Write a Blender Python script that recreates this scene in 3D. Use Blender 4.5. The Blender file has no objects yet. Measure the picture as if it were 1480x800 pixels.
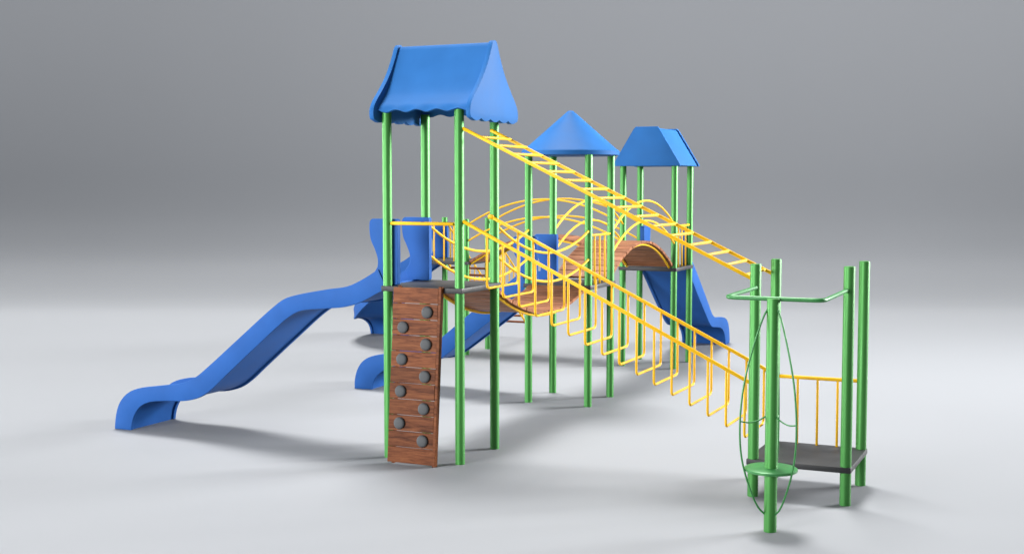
import bpy, bmesh, math, random
from mathutils import Vector, Matrix
random.seed(7)
S = bpy.context.scene
COL = S.collection
PI = math.pi

# ------------------------------------------------------------------ camera
YAW, PITCH = -0.4241, 0.0731          # heading from +Y (negative = to the left), looking down
CAM = Vector((8.7171, -15.168, 3.7713))
cd = bpy.data.cameras.new('camera'); cam = bpy.data.objects.new('camera', cd); COL.objects.link(cam)
cd.sensor_width = 36.0; cd.lens = 1838.56 / 1480 * 36.0; cd.clip_end = 500
cam.location = CAM
cam.rotation_euler = (PI / 2 - PITCH, 0, -YAW)
S.camera = cam
FW = Vector((math.sin(YAW), math.cos(YAW), 0))      # ground direction of view
RT = Vector((math.cos(YAW), -math.sin(YAW), 0))

# ------------------------------------------------------------------ world, studio lamps and added fills
W = bpy.data.worlds.new('World'); S.world = W; W.use_nodes = True
W.node_tree.nodes['Background'].inputs[0].default_value = (0.86, 0.92, 1.0, 1)
W.node_tree.nodes['Background'].inputs[1].default_value = 0.34
S.view_settings.view_transform = 'Standard'; S.view_settings.look = 'None'
S.view_settings.exposure = 0.0; S.view_settings.gamma = 1.0

def area(name, loc, target, sx, sy, power, col=(1, 1, 1), spread=180):
    l = bpy.data.lights.new(name, 'AREA'); l.shape = 'RECTANGLE'; l.size = sx; l.size_y = sy
    l.energy = power; l.color = col; l.spread = math.radians(spread)
    o = bpy.data.objects.new(name, l); COL.objects.link(o); o.location = loc
    d = Vector(target) - Vector(loc); o.rotation_euler = d.to_track_quat('-Z', 'Y').to_euler()
    return o
CEN = Vector((0.5, 4.5, 0))
area('overhead_softbox', CEN + FW * 33 - RT * 7 + Vector((0, 0, 100)), CEN, 34, 34, 258000, (1.0, 0.99, 0.97))
area('side_softbox', CEN + RT * 32 + FW * 8 + Vector((0, 0, 12)), CEN + Vector((0, 0, 6)), 14, 10, 6000, (1, 1, 1), 60)
area('side_softbox', CEN - RT * 36 + FW * 8 + Vector((0, 0, 6.5)), CEN + Vector((0, 0, 5)), 20, 11, 2600, (1, 1, 1), 60)
area('front_fill', CEN - FW * 27 - RT * 26 + Vector((0, 0, 7.5)), CEN + Vector((0, 0, 5)), 14, 12, 2700, (1, 1, 1), 60)  # added fill from out of view, brightens the faces turned to the camera
wallc = Vector((CAM.x, CAM.y, 0)) + FW * 44
area('backdrop_fill', wallc - FW * 21 + Vector((0, 0, 27)), wallc + Vector((0, 0, 11)), 110, 3, 7200, (1, 1, 1), 75)  # unseen wash added to lift the backdrop, most towards its top

# ------------------------------------------------------------------ materials
def newmat(name):
    m = bpy.data.materials.new(name); m.use_nodes = True
    n = m.node_tree.nodes; l = m.node_tree.links
    return m, n, l, n['Principled BSDF']
def paint(name, col, rough=0.4, metal=0.0, bump=0.15, scale=260, var=0.08, coat=0.0, spec=0.5):
    m, n, l, b = newmat(name)
    tc = n.new('ShaderNodeTexCoord')
    no = n.new('ShaderNodeTexNoise'); no.inputs['Scale'].default_value = scale; no.inputs['Detail'].default_value = 3
    big = n.new('ShaderNodeTexNoise'); big.inputs['Scale'].default_value = 3.1; big.inputs['Detail'].default_value = 5
    l.new(tc.outputs['Object'], no.inputs['Vector']); l.new(tc.outputs['Object'], big.inputs['Vector'])
    mr = n.new('ShaderNodeMapRange'); mr.inputs[3].default_value = 1 - var; mr.inputs[4].default_value = 1 + var
    mr.inputs[1].default_value = .3; mr.inputs[2].default_value = .7
    l.new(big.outputs['Fac'], mr.inputs[0])
    mx = n.new('ShaderNodeVectorMath'); mx.operation = 'SCALE'; mx.inputs[0].default_value = col
    l.new(mr.outputs[0], mx.inputs['Scale']); l.new(mx.outputs[0], b.inputs['Base Color'])
    bp = n.new('ShaderNodeBump'); bp.inputs['Strength'].default_value = bump; bp.inputs['Distance'].default_value = 0.002
    l.new(no.outputs['Fac'], bp.inputs['Height']); l.new(bp.outputs[0], b.inputs['Normal'])
    rr = n.new('ShaderNodeMapRange'); rr.inputs[3].default_value = rough - .06; rr.inputs[4].default_value = rough + .08
    l.new(big.outputs['Fac'], rr.inputs[0]); l.new(rr.outputs[0], b.inputs['Roughness'])
    b.inputs['Metallic'].default_value = metal; b.inputs['Coat Weight'].default_value = coat
    b.inputs['Coat Roughness'].default_value = .2; b.inputs['Specular IOR Level'].default_value = spec
    return m
GREEN = paint('green_powder_coat', (0.036, 0.178, 0.032), rough=.48, metal=.47, bump=.05, scale=420, var=.03)
GREEND = paint('green_painted_steel', (0.02, 0.15, 0.033), rough=.4, metal=.2, bump=.2, var=.06)
YELLOW = paint('yellow_powder_coat', (0.60, 0.335, 0.004), rough=.5, metal=.0, bump=.1, var=.05, spec=.2)
BLUE = paint('blue_moulded_plastic', (0.018, 0.077, 0.262), rough=.5, bump=.22, scale=420, var=.07, spec=.05)
BLUER = paint('blue_roof_plastic', (0.017, 0.093, 0.268), rough=.55, bump=.4, scale=150, var=.06, spec=.05)
DECK = paint('dark_rubber_coating', (0.0115, 0.012, 0.0135), rough=.5, bump=.6, scale=120, var=.35, spec=.3)
GRIP = paint('grey_grip_resin', (0.05, 0.053, 0.056), rough=.65, bump=.4, scale=90, var=.12, spec=.25)

def wood(name, c1, c2, c3, rough=.45, sc3=(1.6, 15, 15)):
    m, n, l, b = newmat(name)
    tc = n.new('ShaderNodeTexCoord'); geo = n.new('ShaderNodeNewGeometry')
    sc = n.new('ShaderNodeMath'); sc.operation = 'MULTIPLY'; sc.inputs[1].default_value = 37.0
    l.new(geo.outputs['Random Per Island'], sc.inputs[0])
    cb = n.new('ShaderNodeCombineXYZ')
    for i in range(3): l.new(sc.outputs[0], cb.inputs[i])
    ad = n.new('ShaderNodeVectorMath'); l.new(tc.outputs['Object'], ad.inputs[0]); l.new(cb.outputs[0], ad.inputs[1])
    mp = n.new('ShaderNodeMapping'); mp.inputs['Scale'].default_value = sc3; l.new(ad.outputs[0], mp.inputs[0])
    no = n.new('ShaderNodeTexNoise'); no.inputs['Scale'].default_value = 1.3; no.inputs['Detail'].default_value = 7
    no.inputs['Roughness'].default_value = .62; no.inputs['Distortion'].default_value = 1.1
    l.new(mp.outputs[0], no.inputs['Vector'])
    fine = n.new('ShaderNodeTexNoise'); fine.inputs['Scale'].default_value = 9; fine.inputs['Detail'].default_value = 3
    l.new(mp.outputs[0], fine.inputs['Vector'])
    cr = n.new('ShaderNodeValToRGB'); e = cr.color_ramp.elements
    e[0].position = .34; e[0].color = (*c1, 1); e[1].position = .68; e[1].color = (*c3, 1)
    k = cr.color_ramp.elements.new(.5); k.color = (*c2, 1)
    l.new(no.outputs['Fac'], cr.inputs[0])
    mr = n.new('ShaderNodeMapRange'); mr.inputs[3].default_value = .78; mr.inputs[4].default_value = 1.18
    l.new(geo.outputs['Random Per Island'], mr.inputs[0])
    fr = n.new('ShaderNodeMapRange'); fr.inputs[3].default_value = .8; fr.inputs[4].default_value = 1.2; l.new(fine.outputs['Fac'], fr.inputs[0])
    mu = n.new('ShaderNodeMath'); mu.operation = 'MULTIPLY'; l.new(mr.outputs[0], mu.inputs[0]); l.new(fr.outputs[0], mu.inputs[1])
    mx = n.new('ShaderNodeVectorMath'); mx.operation = 'SCALE'; l.new(cr.outputs[0], mx.inputs[0]); l.new(mu.outputs[0], mx.inputs['Scale'])
    l.new(mx.outputs[0], b.inputs['Base Color'])
    bp = n.new('ShaderNodeBump'); bp.inputs['Strength'].default_value = .3; bp.inputs['Distance'].default_value = .003
    l.new(fine.outputs['Fac'], bp.inputs['Height']); l.new(bp.outputs[0], b.inputs['Normal'])
    b.inputs['Roughness'].default_value = rough; b.inputs['Specular IOR Level'].default_value = .06
    return m
WOOD = wood('stained_wood', (0.052, 0.0145, 0.0052), (0.112, 0.035, 0.0130), (0.165, 0.058, 0.0220))
PLANK = wood('planks_laid_across', (0.120, 0.044, 0.020), (0.215, 0.090, 0.045), (0.285, 0.126, 0.066), .42)
PLANKY = wood('planks_laid_along', (0.120, 0.044, 0.020), (0.215, 0.090, 0.045), (0.285, 0.126, 0.066), .42, (15, 1.6, 15))

mf, n, l, b = newmat('studio_floor_paint')
tc = n.new('ShaderNodeTexCoord'); no = n.new('ShaderNodeTexNoise'); no.inputs['Scale'].default_value = .35; no.inputs['Detail'].default_value = 6
l.new(tc.outputs['Object'], no.inputs['Vector'])
mr = n.new('ShaderNodeMapRange'); mr.inputs[3].default_value = .985; mr.inputs[4].default_value = 1.015; l.new(no.outputs['Fac'], mr.inputs[0])
mx = n.new('ShaderNodeVectorMath'); mx.operation = 'SCALE'; mx.inputs[0].default_value = (0.196, 0.203, 0.215)
l.new(mr.outputs[0], mx.inputs['Scale']); l.new(mx.outputs[0], b.inputs['Base Color'])
b.inputs['Roughness'].default_value = .6; b.inputs['Specular IOR Level'].default_value = .1
FLOOR = mf

# ------------------------------------------------------------------ mesh helpers
def link(name, bm, mat, parent=None, smooth=30, bevel=0.0, seg=2):
    bmesh.ops.recalc_face_normals(bm, faces=bm.faces[:])
    if bevel:
        es = [e for e in bm.edges if len(e.link_faces) == 2 and e.calc_face_angle(0) > math.radians(28)]
        bmesh.ops.bevel(bm, geom=es, offset=bevel, segments=seg, profile=.6, affect='EDGES', clamp_overlap=True)
    me = bpy.data.meshes.new(name)
    for f in bm.faces: f.smooth = True
    lim = math.radians(smooth)
    for e in bm.edges:
        e.smooth = not (len(e.link_faces) == 2 and e.calc_face_angle(0) > lim)
    bm.to_mesh(me); bm.free(); me.materials.append(mat)
    o = bpy.data.objects.new(name, me); COL.objects.link(o)
    if parent:
        o.parent = parent
        o.location = (0, 0, 0)
    return o
def thing(name, label, cat, loc=(0, 0, 0), group=None):
    o = bpy.data.objects.new(name, None); COL.objects.link(o); o.location = loc; o.empty_display_size = .2
    o['label'] = label; o['category'] = cat
    if group: o['group'] = group
    return o
def tube(bm, pts, r, n=12, caps=True, taper=None):
    pts = [Vector(p) for p in pts]
    T = []
    for i in range(len(pts)):
        a = pts[max(i - 1, 0)]; c = pts[min(i + 1, len(pts) - 1)]; T.append((c - a).normalized())
    up = Vector((0, 0, 1)) if abs(T[0].z) < .9 else Vector((1, 0, 0))
    nrm = (up - T[0] * up.dot(T[0])).normalized(); rings = []
    def ring(p, t, nn, rr):
        bb = t.cross(nn); return [bm.verts.new(p + rr * (math.cos(2 * PI * k / n) * nn + math.sin(2 * PI * k / n) * bb)) for k in range(n)]
    prev = T[0]
    for i, p in enumerate(pts):
        q = prev.rotation_difference(T[i]); nrm = q @ nrm; nrm = (nrm - T[i] * nrm.dot(T[i])).normalized(); prev = T[i]
        if i == 0 and caps:
            rings.append(ring(p - T[i] * r * .0, T[i], nrm, r * .7)); rings.append(ring(p + T[i] * r * .3, T[i], nrm, r))
        elif i == len(pts) - 1 and caps:
            rings.append(ring(p - T[i] * r * .3, T[i], nrm, r)); rings.append(ring(p, T[i], nrm, r * .7))
        else: rings.append(ring(p, T[i], nrm, r))
    for a, c in zip(rings, rings[1:]):
        for k in range(n): bm.faces.new((a[k], a[(k + 1) % n], c[(k + 1) % n], c[k]))
    bm.faces.new(rings[0][::-1]); bm.faces.new(rings[-1])
def sphere(bm, c, r, n=12):
    bmesh.ops.create_uvsphere(bm, u_segments=n, v_segments=n // 2 + 2, radius=r, matrix=Matrix.Translation(c))
def box(bm, a, c, mat=None):
    a, c = Vector(a), Vector(c)
    m = Matrix.Translation((a + c) / 2) @ Matrix.Diagonal((*(abs(x) for x in (c - a)), 1))
    if mat: m = mat @ m
    return bmesh.ops.create_cube(bm, size=1, matrix=m)['verts']
def fillet(pts, r, n=6):
    pts = [Vector(p) for p in pts]; out = [pts[0]]
    for a, p, c in zip(pts, pts[1:], pts[2:]):
        u, v = (a - p), (c - p); k = min(r, u.length * .49, v.length * .49)
        s, e = p + u.normalized() * k, p + v.normalized() * k
        for i in range(n + 1):
            t = i / n; out.append(s * (1 - t) ** 2 + p * 2 * t * (1 - t) + e * t * t)
    out.append(pts[-1]); return out
def spline(P, n=8):
    P = [Vector(p) for p in P]; out = []
    for i in range(len(P) - 1):
        p0 = P[i - 1] if i else P[0] * 2 - P[1]; p3 = P[i + 2] if i + 2 < len(P) else P[-1] * 2 - P[-2]
        p1, p2 = P[i], P[i + 1]
        d1 = (p2 - p1).length ** .5; d0 = max((p1 - p0).length ** .5, 1e-4); d2 = max((p3 - p2).length ** .5, 1e-4)
        m1 = (p1 - p0) / d0 - (p2 - p0) / (d0 + d1) + (p2 - p1) / d1; m1 *= d1
        m2 = (p2 - p1) / d1 - (p3 - p1) / (d1 + d2) + (p3 - p2) / d2; m2 *= d1
        for k in range(n):
            t = k / n; t2, t3 = t * t, t ** 3
            out.append((2 * t3 - 3 * t2 + 1) * p1 + (t3 - 2 * t2 + t) * m1 + (-2 * t3 + 3 * t2) * p2 + (t3 - t2) * m2)
    out.append(P[-1]); return out
def prism(bm, outline, f0, f1):
    """outline list of 2D pts, f0/f1 map 2D->3D for the two faces."""
    a = [bm.verts.new(f0(*p)) for p in outline]; c = [bm.verts.new(f1(*p)) for p in outline]
    bm.faces.new(a[::-1]); bm.faces.new(c); n = len(a)
    for k in range(n): bm.faces.new((a[k], a[(k + 1) % n], c[(k + 1) % n], c[k]))
def rel(parent):
    """parts are modelled in world space; shift the mesh so that the thing's Empty can sit at its base"""
    m = Matrix.Translation(-Vector(parent.location))
    for c in list(parent.children):
        if c.type == 'MESH' and not c.get('_done'):
            c.data.transform(m)
        for g in c.children: g.data.transform(m)

# ------------------------------------------------------------------ the sweep of the studio
bm = bmesh.new()
prof = [(-30.0, 0.0), (-10, 0)] + [(float(d), 0.0) for d in range(0, 33, 4)]
# floor rises ever more steeply into the wall: bend angle (degrees) against distance
BEND = [(38.0, 0), (40.2, 4), (41.8, 12), (42.9, 25), (43.4, 42), (43.7, 58), (43.9, 67), (44.1, 74), (44.25, 82), (44.35, 87)]
def bend(d):
    for (a, u), (c, w) in zip(BEND, BEND[1:]):
        if d <= c: return u + (w - u) * max(0, (d - a) / (c - a))
    return 87
d_, z_ = 33.0, 0.0
while z_ < 24:
    prof.append((d_, z_))
    th = math.radians(bend(d_)); st = .08 if z_ < 5 else 1.0
    if d_ < 38: st = 1.0
    d_ += st * math.cos(th); z_ += st * math.sin(th)
rows = []
for d, z in prof:
    rows.append([bm.verts.new(Vector((CAM.x, CAM.y, 0)) + FW * d + RT * s + Vector((0, 0, z))) for s in (-70, -35, 0, 35, 70)])
for a, c in zip(rows, rows[1:]):
    for k in range(4): bm.faces.new((a[k], a[k + 1], c[k + 1], c[k]))
o = link('studio_floor', bm, FLOOR, smooth=60); o['kind'] = 'structure'
for p in o.data.polygons:
    pass

# ------------------------------------------------------------------ towers
SP = 1.1; PR = 0.065
ZA, ZB, ZE = 2.38, 2.065, 0.46
def post(parent, x, y, z1, r=PR, name='post'):
    bm = bmesh.new(); n = 32
    z = [(0, r), (z1 - .012, r), (z1 - .003, r - .003), (z1, r - .012)]
    rings = [[bm.verts.new((x + rr * math.cos(2 * PI * k / n), y + rr * math.sin(2 * PI * k / n), zz)) for k in range(n)] for zz, rr in z]
    for a, c in zip(rings, rings[1:]):
        for k in range(n): bm.faces.new((a[k], a[(k + 1) % n], c[(k + 1) % n], c[k]))
    bm.faces.new(rings[0][::-1]); bm.faces.new(rings[-1])
    return link(name, bm, GREEN, parent, smooth=50)
def deck(parent, x, y, z, th=.075, e=.07):
    bm = bmesh.new(); box(bm, (x - e, y - e, z - th), (x + SP + e, y + SP + e, z))
    return link('deck', bm, DECK, parent, bevel=.012)
def bars(parent, name, p0, p1, zt, zb, k=3, r=.022, rb=.0165, mat=None):
    g = link(name, tb([p0 + (zt,), p1 + (zt,)], r), mat or YELLOW, parent, smooth=50)
    for i in range(k):
        t = (i + 1) / (k + 1); x = p0[0] + (p1[0] - p0[0]) * t; y = p0[1] + (p1[1] - p0[1]) * t
        link('baluster', tb([(x, y, zb), (x, y, zt - .012)], rb), mat or YELLOW, g, smooth=50)
    return g
def tb(pts, r, n=14):
    bm = bmesh.new(); tube(bm, pts, r, n); return bm
def four(parent, x, y, z1s):
    for (i, j), z1 in zip(((0, 0), (1, 0), (1, 1), (0, 1)), z1s): post(parent, x + SP * i, y + SP * j, z1)

# --- tower with the scalloped gable roof
tA = thing('play_tower', 'tall green post tower under the blue scalloped gable roof', 'play tower', (SP / 2, SP / 2, 0), 'roofed play towers')
four(tA, 0, 0, (4.76,) * 4)
deck(tA, 0, 0, ZA)
link('guard_bar', tb([(.07, -.03, 3.235), (1.03, -.03, 3.235)], .024), YELLOW, tA, smooth=50)
YC = .56; GX0, GX1 = -.125, 1.335
def gable_outline():
    half = [(0, 5.70), (.045, 5.685), (.085, 5.64), (.14, 5.53), (.30, 5.28), (.52, 5.04), (.67, 4.90), (.745, 4.80), (.765, 4.72), (.75, 4.655), (.715, 4.622)]
    h = [(p.x, p.y) for p in spline([(a, c, 0) for a, c in half], 4)]
    sc = []
    a0, a1 = h[-1][0], -h[-1][0]; N = 5
    for i in range(N * 6 + 1):
        t = i / (N * 6); x = a0 + (a1 - a0) * t
        sc.append((x, 4.622 - .035 * abs(math.sin(PI * N * t)) + .012))
    right = h[:-1]; left = [(-x, z) for x, z in h[1:-1]][::-1]
    return right + sc + left
GO = gable_outline()
roof = bpy.data.objects.new('roof', None)
bm = bmesh.new()
# curved slopes: shell between the two gables, open underneath
def slope_pts(sgn, off):
    q = [(.03, 5.66), (.13, 5.48), (.265, 5.24), (.42, 5.01), (.54, 4.89), (.625, 4.815), (.665, 4.77)]
    return [(sgn * (p.x - off), p.y - off * .35) for p in spline([(a, c, 0) for a, c in q], 4)]
NX = 73
xs = [GX0 + .03 + (GX1 - GX0 - .06) * i / (NX - 1) for i in range(NX)]
def shell(off):
    A = slope_pts(-1, off); B = slope_pts(1, off)
    top = [(0, 5.675 - off)]
    full = A[::-1] + top + B
    grid = []
    for i, x in enumerate(xs):
        t = (x - xs[0]) / (xs[-1] - xs[0])
        dz = .017 * math.cos(2 * PI * 4.5 * t + .4)
        row = []
        for j, (y, z) in enumerate(full):
            w = max(0, 1 - min(j, len(full) - 1 - j) / 5)
            row.append(bm.verts.new((x, YC + y, z + dz * w - .02 * w)))
        grid.append(row)
    for a, c in zip(grid, grid[1:]):
        for k in range(len(full) - 1): bm.faces.new((a[k], a[k + 1], c[k + 1], c[k]))
    return grid
g0 = shell(0); g1 = shell(.03)
for e in (0, -1):
    for a, c, d, f in zip(g0, g0[1:], g1[1:], g1): bm.faces.new((a[e], c[e], d[e], f[e]))
for row0, row1 in ((g0[0], g1[0]), (g0[-1], g1[-1])):
    for k in range(len(row0) - 1): bm.faces.new((row0[k], row0[k + 1], row1[k + 1], row1[k]))
rA = link('roof', bm, BLUER, tA, smooth=50)
for xa, xb in ((GX0 - .03, GX0 + .035), (GX1 - .035, GX1 + .03)):
    bm = bmesh.new(); prism(bm, GO, lambda u, v: Vector((xa, YC + u, v)), lambda u, v: Vector((xb, YC + u, v)))
    link('gable_panel', bm, BLUER, rA, smooth=35, bevel=.007)

# --- tower with cone roof
BX, BY = -.0165, 4.8668
tB = thing('play_tower', 'green post play tower under the blue cone roof, between the sagging and the arched bridge', 'play tower', (BX + SP / 2, BY + SP / 2, 0), 'roofed play towers')
four(tB, BX, BY, (4.31,) * 4)
deck(tB, BX, BY, ZB)
bars(tB, 'guardrail', (BX + SP, BY + .05), (BX + SP, BY + SP - .05), 2.9, ZB - .005)
bm = bmesh.new(); cx, cy = BX + SP / 2, BY + SP / 2; n = 96
pr = [(.0, 4.20 + .05), (.80, 4.25), (.845, 4.262), (.848, 4.33), (.835, 4.345), (.80, 4.362), (.075, 4.995), (.045, 5.022), (.0, 5.03)]
rings = []
for r_, z_ in pr:
    if r_ == 0: rings.append([bm.verts.new((cx, cy, z_))])
    else: rings.append([bm.verts.new((cx + r_ * math.cos(2 * PI * k / n), cy + r_ * math.sin(2 * PI * k / n), z_)) for k in range(n)])
for a, c in zip(rings, rings[1:]):
    for k in range(n):
        k2 = (k + 1) % n
        if len(a) == 1: bm.faces.new((a[0], c[k2], c[k]))
        elif len(c) == 1: bm.faces.new((a[k], a[k2], c[0]))
        else: bm.faces.new((a[k], a[k2], c[k2], c[k]))
link('roof', bm, BLUER, tB, smooth=35)

# --- tower with the flat topped roof
CX, CY = -.013, 9.7387
tC = thing('play_tower', 'green post play tower under the flat topped blue roof, at the far right end', 'play tower', (CX + SP / 2, CY + SP / 2, 0), 'roofed play towers')
four(tC, CX, CY, (4.2,) * 4)
deck(tC, CX, CY, ZB)
bars(tC, 'guardrail', (CX + SP, CY + .05), (CX + SP, CY + SP - .05), 2.91, ZB - .005)
bm = bmesh.new()
o1 = [(-.185, 4.13), (1.245, 4.13), (1.24, 4.17), (.80, 4.88), (.755, 4.925), (.30, 4.925), (.255, 4.88), (-.18, 4.17)]
prism(bm, o1, lambda u, v: Vector((u, 9.58, v)), lambda u, v: Vector((u, 9.66, v)))
rC = link('roof', bm, BLUER, tC, smooth=35, bevel=.012)
bm = bmesh.new()
o2 = [(-.16, 4.14), (1.22, 4.14), (.775, 4.86), (.74, 4.895), (.31, 4.895), (.28, 4.86)]
prism(bm, o2, lambda u, v: Vector((u, 9.662, v)), lambda u, v: Vector((u, 10.92, v)))
link('roof_shell', bm, BLUER, rC, smooth=35, bevel=.01)
bm = bmesh.new()
prism(bm, o1, lambda u, v: Vector((u, 10.922, v)), lambda u, v: Vector((u, 11.0, v)))
link('end_panel', bm, BLUER, rC, smooth=35, bevel=.012)

# --- open tower, far left
DX, DY = -4.8112, 9.9103
tD = thing('open_play_tower', 'roofless green post play tower far at the back, between curved slide and wooden rung ladder', 'play tower', (DX + SP / 2, DY + SP / 2, 0))
four(tD, DX, DY, (3.0,) * 4)
deck(tD, DX, DY, ZB)
bars(tD, 'guardrail', (DX + .05, DY), (DX + SP - .05, DY), 2.9, ZB - .005)

# --- low platform, front right
EX, EY = 5.1225, -.1098
tE = thing('low_platform', 'low black square platform with four green posts at the front right', 'platform', (EX + SP / 2, EY + SP / 2, 0))
four(tE, EX, EY, (2.815,) * 4)
deck(tE, EX, EY, ZE, .07)
bars(tE, 'guardrail', (EX + .05, EY + SP), (EX + SP - .05, EY + SP), 1.315, ZE - .005, rb=.016, r=.024)
link('handlebar', tb(fillet([(EX + .02, EY - .06, 2.535), (EX + .02, -1.56, 2.535), (EX + 1.08, -1.56, 2.535), (EX + 1.08, EY - .06, 2.535)], .12), .024), GREEND, tE, smooth=50)

# ------------------------------------------------------------------ slides
def profile_slide(top, bot, foot_in):
    T = [(p.x, p.y) for p in spline([(a, c, 0) for a, c in top], 6)]
    B = [(p.x, p.y) for p in spline([(a, c, 0) for a, c in bot], 6)]
    return T, B
def resample(P, n):
    P = [Vector((a, c, 0)) for a, c in P]; L = [0]
    for a, c in zip(P, P[1:]): L.append(L[-1] + (c - a).length)
    out = []; j = 0
    for i in range(n):
        s = L[-1] * i / (n - 1)
        while j < len(P) - 2 and L[j + 1] < s: j += 1
        t = (s - L[j]) / max(L[j + 1] - L[j], 1e-9); t = min(max(t, 0), 1); q = P[j].lerp(P[j + 1], t); out.append((q.x, q.y))
    return out
LONG_T = [(.17, 2.595), (.40, 2.46), (.66, 2.345), (1.0, 2.29), (1.5, 2.195), (1.72, 2.13), (1.92, 2.00), (2.5, 1.54), (3.10, 1.06), (3.32, .90), (3.55, .80), (4.0, .725), (4.42, .655), (4.62, .57), (4.77, .42), (4.85, .22), (4.88, 0)]
LONG_B = [(.03, 2.33), (.16, 2.275), (.45, 2.13), (.72, 2.05), (1.1, 2.01), (1.45, 1.965), (1.64, 1.875), (2.2, 1.43), (2.8, .93), (3.05, .72), (3.25, .60), (3.5, .53), (3.9, .50), (4.18, .465), (4.36, .39), (4.48, .26), (4.54, .12), (4.56, 0)]
SHORT_T = [(.15, 2.25), (.5, 1.985), (1.1, 1.52), (1.6, 1.12), (1.85, .915), (2.02, .80), (2.25, .735), (2.6, .705), (2.95, .665), (3.2, .60), (3.36, .50), (3.47, .33), (3.515, .15), (3.52, 0)]
SHORT_B = [(.0, 1.93), (.2, 1.79), (.78, 1.345), (1.4, .885), (1.72, .66), (1.95, .55), (2.3, .50), (2.65, .455), (2.88, .38), (3.03, .27), (3.12, .13), (3.15, 0)]
WT = .065
def build_slide(label, T, B, path, w0, w1, pz, panels, name='slide'):
    """path(s, w) -> (x, y) ground point at distance s outwards and offset w across"""
    p0 = path(2.2, (w0 + w1) / 2)
    t = thing(name, label, 'slide', (p0[0], p0[1], 0), 'blue plastic slides')
    n = 72
    RT_ = resample([(p.x, p.y) for p in spline([(a, c, 0) for a, c in T], 6)], n)
    RB_ = resample([(p.x, p.y) for p in spline([(a, c, 0) for a, c in B], 6)], n)
    def P(s, w, z): q = path(s, w); return Vector((q[0], q[1], z))
    for wa, wb in ((w0, w0 + WT), (w1 - WT, w1)):
        bm = bmesh.new(); rows = []
        for (ta, tz), (ba, bz) in zip(RT_, RB_):
            rows.append([bm.verts.new(P(ta, wa, tz)), bm.verts.new(P(ta, wb, tz)), bm.verts.new(P(ba, wb, bz)), bm.verts.new(P(ba, wa, bz))])
        for a, c in zip(rows, rows[1:]):
            for k in range(4): bm.faces.new((a[k], a[(k + 1) % 4], c[(k + 1) % 4], c[k]))
        bm.faces.new(rows[0][::-1]); bm.faces.new(rows[-1])
        link('side_wall', bm, BLUE, t, smooth=40, bevel=.012)
    bm = bmesh.new(); rows = []
    for (ta, tz), (ba, bz) in zip(RT_, RB_):
        q0 = (ba + (ta - ba) * .10, bz + (tz - bz) * .10); q1 = (ba + (ta - ba) * .26, bz + (tz - bz) * .26)
        rows.append([bm.verts.new(P(q0[0], w0 + WT - .01, q0[1])), bm.verts.new(P(q0[0], w1 - WT + .01, q0[1])),
                     bm.verts.new(P(q1[0], w1 - WT + .01, q1[1])), bm.verts.new(P(q1[0], w0 + WT - .01, q1[1]))])
    for a, c in zip(rows, rows[1:]):
        for k in range(4): bm.faces.new((a[k], a[(k + 1) % 4], c[(k + 1) % 4], c[k]))
    bm.faces.new(rows[0][::-1]); bm.faces.new(rows[-1])
    link('chute', bm, BLUE, t, smooth=40)
    # wavy entry panels
    h = panels
    right = [(p.x, p.y) for p in fillet([(-.0, pz, 0), (-.125, pz, 0), (-.125, pz + h, 0), (.0, pz + h, 0)], .035, 4)]
    wave = spline([(.27, pz + h, 0), (.305, pz + h - .025, 0), (.318, pz + h - .10, 0), (.30, pz + h - .28, 0), (.235, pz + h - .42, 0), (.19, pz + h - .55, 0), (.195, pz + h - .66, 0), (.26, pz + .13, 0), (.23, pz + .04, 0)], 6)
    out = right + [(p.x, p.y) for p in wave] + [(.12, pz + .0)]
    for wa, wb in ((w0 + .028, w0 + .115), (w1 - .115, w1 - .028)):
        bm = bmesh.new(); prism(bm, out, lambda s, z: P(s, wa, z), lambda s, z: P(s, wb, z))
        link('entry_panel', bm, BLUE, t, smooth=40, bevel=.018, seg=3)
    return t
slA = build_slide('long wavy blue slide reaching to the far left of the photo, nearest to the viewer', LONG_T, LONG_B,
                  lambda s, w: (-s, w), .02, 1.08, ZA + .005, .905, 'slide')
slB = build_slide('straight blue slide descending left from the cone roofed tower, half hidden behind climbing wall', SHORT_T, SHORT_B,
                  lambda s, w: (BX - s, BY + w), .02, 1.08, ZB + .005, .80, 'slide')
slC = build_slide('straight blue slide behind the flat topped tower, its dark underside in view', SHORT_T, SHORT_B,
                  lambda s, w: (CX + w, CY + SP + s), .02, 1.08, ZB + .005, .80, 'slide')
def curved(s, w):
    s0, R = .45, 1.9; yc = DY + SP / 2
    off = w - SP / 2                       # across: + is the inner (far) side
    x0 = DX - s0
    if s < s0: return (DX - s, yc + off)
    L = R * PI / 2
    if s < s0 + L:
        a = (s - s0) / R; r = R - off
        return (x0 - r * math.sin(a), yc + R - r * math.cos(a))
    return (x0 - (R - off), yc + R + (s - s0 - L))
ST2 = [(a * 1.13, c) for a, c in SHORT_T]; SB2 = [(a * 1.13, c) for a, c in SHORT_B]
slD = build_slide('curved blue slide whose foot shows under the near wavy slide', ST2, SB2, curved, .02, 1.08, ZB + .005, .80, 'curved_slide')

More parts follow.
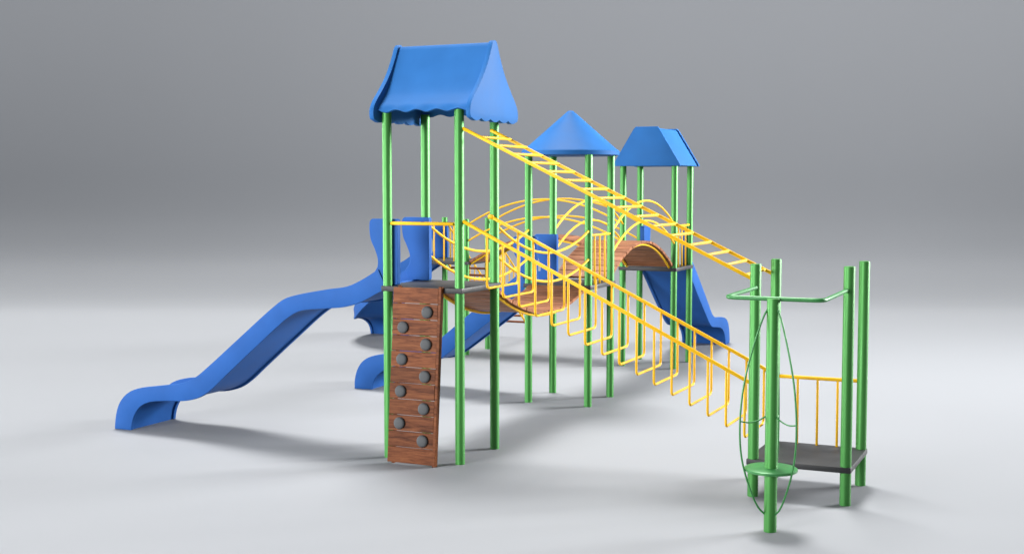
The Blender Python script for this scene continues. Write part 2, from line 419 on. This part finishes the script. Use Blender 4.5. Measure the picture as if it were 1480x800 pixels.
# ------------------------------------------------------------------ bridges
def bridge(label, name, A, Bp, across, zA, zB, amp, rails, npl, under=True):
    """A,Bp: ground points of one long side; across: vector to the other side; amp>0 arch, <0 sag"""
    A = Vector((*A, 0)); Bp = Vector((*Bp, 0)); ac = Vector((*across, 0)); mid = (A + Bp + ac) / 2
    t = thing(name, label, 'bridge', (mid.x, mid.y, 0), 'curved plank bridges')
    def at(u, side, dz=0., w=0.):
        p = A.lerp(Bp, u) + ac * side
        return Vector((p.x, p.y, zA + (zB - zA) * u + 4 * amp * u * (1 - u) + dz))
    bm = bmesh.new(); th = .045; g = .10
    an = ac.normalized()
    for i in range(npl):
        u0 = (i + .05) / npl; u1 = (i + .95) / npl
        p0, p1 = at(u0, 0), at(u1, 0); d = (p1 - p0).normalized(); nn = d.cross(an); nn = nn if nn.z > 0 else -nn
        e = random.uniform(-.008, .008)
        lo, hi = .022 + e * .6, 1 - .022 + e * .6
        vs = []
        for sd in (lo, hi):
            for q in (p0, p1):
                for h in (0, -th): vs.append(bm.verts.new(q + ac * sd + nn * h))
        a, b_, c, d_, e_, f_, g_, h_ = vs
        for f in ((a, b_, d_, c), (e_, g_, h_, f_), (a, e_, f_, b_), (c, d_, h_, g_), (a, c, g_, e_), (b_, f_, h_, d_)): bm.faces.new(f)
    link('deck_planks', bm, PLANK if abs(an.x) > .5 else PLANKY, t, smooth=30)
    for side in (.09, .91):
        link('edge_tube', tb([at(u, side, -.072) for u in [i / 40 for i in range(41)]], .022), YELLOW, t, smooth=50)
    for side in (0, 1):
        for (za, zb_, am) in rails:
            pts = []
            for i in range(41):
                u = i / 40; p = A.lerp(Bp, u) + ac * side
                pts.append((p.x, p.y, za + (zb_ - za) * u + 4 * am * u * (1 - u)))
            link('handrail', tb(pts, .0195), YELLOW, t, smooth=50)
    return t
brAB = bridge('sagging wooden plank bridge between the gable roofed and cone roofed towers', 'suspension_bridge',
              (0, SP + .02), (0, BY - .02), (SP, 0), 2.36, 2.06, -.405, ((3.21, 2.99, -.395), (2.78, 2.51, -.385)), 22)
brBC = bridge('arched wooden plank bridge from the cone roofed tower to the flat topped tower', 'arched_bridge',
              (0, BY + SP + .02), (0, CY - .02), (SP, 0), 2.12, 2.12, .57, ((2.93, 2.93, .52), (2.55, 2.55, .52)), 22)
brDC = bridge('long arched plank bridge across the back, leading away from the roofless tower', 'arched_bridge',
              (DX + SP + .02, DY), (CX - .02, DY), (0, SP), 2.05, 2.05, .60, ((2.86, 2.90, .56), (2.50, 2.54, .54)), 22)

# ------------------------------------------------------------------ climbing wall
cw = thing('climbing_wall', 'leaning wooden climbing wall with nine round grey grips, against the gable roofed tower', 'climbing wall', (.54, -.3, 0))
z1 = 2.375; yt, yb = -.10, -.315
x0, x1 = .165, .895
ang = math.atan2(yt - yb, z1)
Mw = Matrix.Translation((0, yb, 0)) @ Matrix.Rotation(-ang, 4, 'X')
Lw = math.hypot(z1, yt - yb)
bm = bmesh.new(); npl = 11; z0w = .016; hp = (Lw - z0w) / npl
for i in range(npl):
    e = random.uniform(-.004, .004)
    vs = box(bm, (x0 + e, -.032, z0w + i * hp + .003), (x1 - .045 + e, 0, z0w + (i + 1) * hp - .003), Mw)
link('wall_planks', bm, WOOD, cw, smooth=30, bevel=.003, seg=1)
for xa, xb, yy in ((x0 + .05, x0 + .09, .0), (x1 - .043, x1, -.036)):
    bm = bmesh.new(); box(bm, (xa, yy + .002, .0), (xb, .045, Lw + .02), Mw)
    link('stringer', bm, WOOD, cw, smooth=30, bevel=.004, seg=1)
for i in range(1, 10):
    bm = bmesh.new()
    xx = x0 + .535 if i % 2 == 1 else x0 + .175
    zz = z0w + (i + .48) * hp
    n = 28; prf = [(0, .078), (.022, .082), (.036, .074), (.043, .055), (.045, .0)]
    rings = []
    for h, r_ in prf:
        rings.append([bm.verts.new(Mw @ Vector((xx + r_ * math.cos(2 * PI * k / n), -.033 - h, zz + r_ * math.sin(2 * PI * k / n)))) for k in range(n)] if r_ else [bm.verts.new(Mw @ Vector((xx, -.033 - h, zz)))])
    for a, c in zip(rings, rings[1:]):
        for k in range(n):
            if len(c) == 1: bm.faces.new((a[k], a[(k + 1) % n], c[0]))
            else: bm.faces.new((a[k], a[(k + 1) % n], c[(k + 1) % n], c[k]))
    bm.faces.new(rings[0][::-1])
    link('hand_grip', bm, GRIP, cw, smooth=50)

# ------------------------------------------------------------------ loop climber (yellow rails with hanging U bars)
lc = thing('loop_climber', 'sloping yellow climber of two rails and hanging U bars down to the low black platform', 'climber', (3.1, .55, 0))
ya, ybk = .0, 1.03
zr = lambda x: 3.275 - (x - 1.15) * (3.275 - 1.335) / (5.10 - 1.15)
link('side_rail', tb([(1.13, ya, zr(1.13)), (5.10, ya, zr(5.10))], .024), YELLOW, lc, smooth=50)
link('side_rail', tb([(1.08, ybk, zr(1.08)), (5.10, ybk, zr(5.10))], .024), YELLOW, lc, smooth=50)
link('rail_end', tb([(1.04, ybk, zr(1.08) + .004), (1.12, ybk, zr(1.10))], .034), YELLOW, lc, smooth=50)
for i in range(16):
    x = 1.50 + i * .232; z = zr(x); zb_ = z - .715
    link('u_bar', tb(fillet([(x, ya + .01, z), (x, ya + .01, zb_), (x, ybk - .01, zb_), (x, ybk - .01, z)], .075, 5), .0160, 10), YELLOW, lc, smooth=50)

# ------------------------------------------------------------------ overhead ladder
ol = thing('overhead_ladder', 'high yellow ladder sloping down from under the gable roof to the low platform posts', 'ladder', (3.1, .55, 0))
zr2 = lambda x: 4.505 - (x - 1.13) * (4.505 - 2.615) / (5.08 - 1.13)
for yy in (.0, 1.04):
    link('side_rail', tb([(1.12 if yy == 0 else 1.07, yy, zr2(1.1)), (5.11, yy, zr2(5.11))], .0235), YELLOW, ol, smooth=50)
for i in range(16):
    x = 1.38 + i * .239
    link('rung', tb([(x, .0, zr2(x)), (x, 1.04, zr2(x))], .0185), YELLOW, ol, smooth=50)

# ------------------------------------------------------------------ rung ladder behind the open tower
rl = thing('rung_ladder', 'yellow railed ladder with brown wooden rungs behind the roofless tower', 'ladder', (DX + SP / 2, 13.3, 0))
for x in (DX + .03, DX + SP - .03):
    st = [(x, 11.04, 1.98), (x, 13.20, .42), (x, 13.36, .25), (x, 13.36, .0)]
    link('stringer', tb(fillet(st, .15), .022), YELLOW, rl, smooth=50)
    hr = [(x, 11.04, 2.88), (x, 13.05, 1.43), (x, 13.05, .54)]
    h = link('handrail', tb(fillet(hr, .12), .02), YELLOW, rl, smooth=50)
    for i in range(7):
        y = 11.24 + i * .257
        link('baluster', tb([(x, y, 1.98 - (y - 11.04) * .722), (x, y, 2.88 - (y - 11.04) * .721)], .0145, 10), YELLOW, h, smooth=50)
for i in range(9):
    y = 11.26 + i * .2475; z = 1.98 - (y - 11.04) * .722
    link('rung', tb([(DX + .03, y, z), (DX + SP - .03, y, z)], .026), WOOD, rl, smooth=50)

# ------------------------------------------------------------------ free standing pole climber
FX, FY = 5.6741, -1.5971
pc = thing('pole_climber', 'free standing green pole with round foot disc and thin bowed rods', 'climber', (FX, FY, 0))
post(pc, FX, FY, 2.545, .069, 'pole')
bm = bmesh.new(); n = 48
prf = [(.06, .665), (.275, .665), (.285, .672), (.285, .695), (.275, .702), (.06, .702)]
rings = [[bm.verts.new((FX + r_ * math.cos(2 * PI * k / n), FY + r_ * math.sin(2 * PI * k / n), z_)) for k in range(n)] for r_, z_ in prf]
for a, c in zip(rings, rings[1:] + rings[:1]):
    for k in range(n): bm.faces.new((a[k], a[(k + 1) % n], c[(k + 1) % n], c[k]))
link('foot_disc', bm, GREEND, pc, smooth=40)
for deg in (162.5, 42.7, 282.7):
    a = math.radians(deg + 11.5)
    dv = RT * math.cos(a) - FW * math.sin(a)
    q = spline([(.06, 2.43, 0), (.10, 2.36, 0), (.215, 2.02, 0), (.315, 1.60, 0), (.352, 1.15, 0), (.325, .80, 0), (.225, .46, 0), (.13, .26, 0), (.06, .19, 0)], 6)
    link('bowed_rod', tb([Vector((FX, FY, p.y)) + dv * p.x for p in q], .0105, 8), GREEND, pc, smooth=50)
    q = spline([(.06, 1.27, 0), (.14, 1.225, 0), (.25, 1.20, 0), (.345, 1.215, 0)], 5)
    link('spoke', tb([Vector((FX, FY, p.y)) + dv * p.x for p in q], .008, 8), GREEND, pc, smooth=50)

# ------------------------------------------------------------------ meshes were modelled in world space: move each under its Empty
for root in [o for o in bpy.data.objects if o.type == 'EMPTY' and o.parent is None and 'label' in o]:
    m = Matrix.Translation(-root.location)
    for o in root.children_recursive:
        if o.type == 'MESH': o.data.transform(m)
if roof.users == 0: bpy.data.objects.remove(roof)
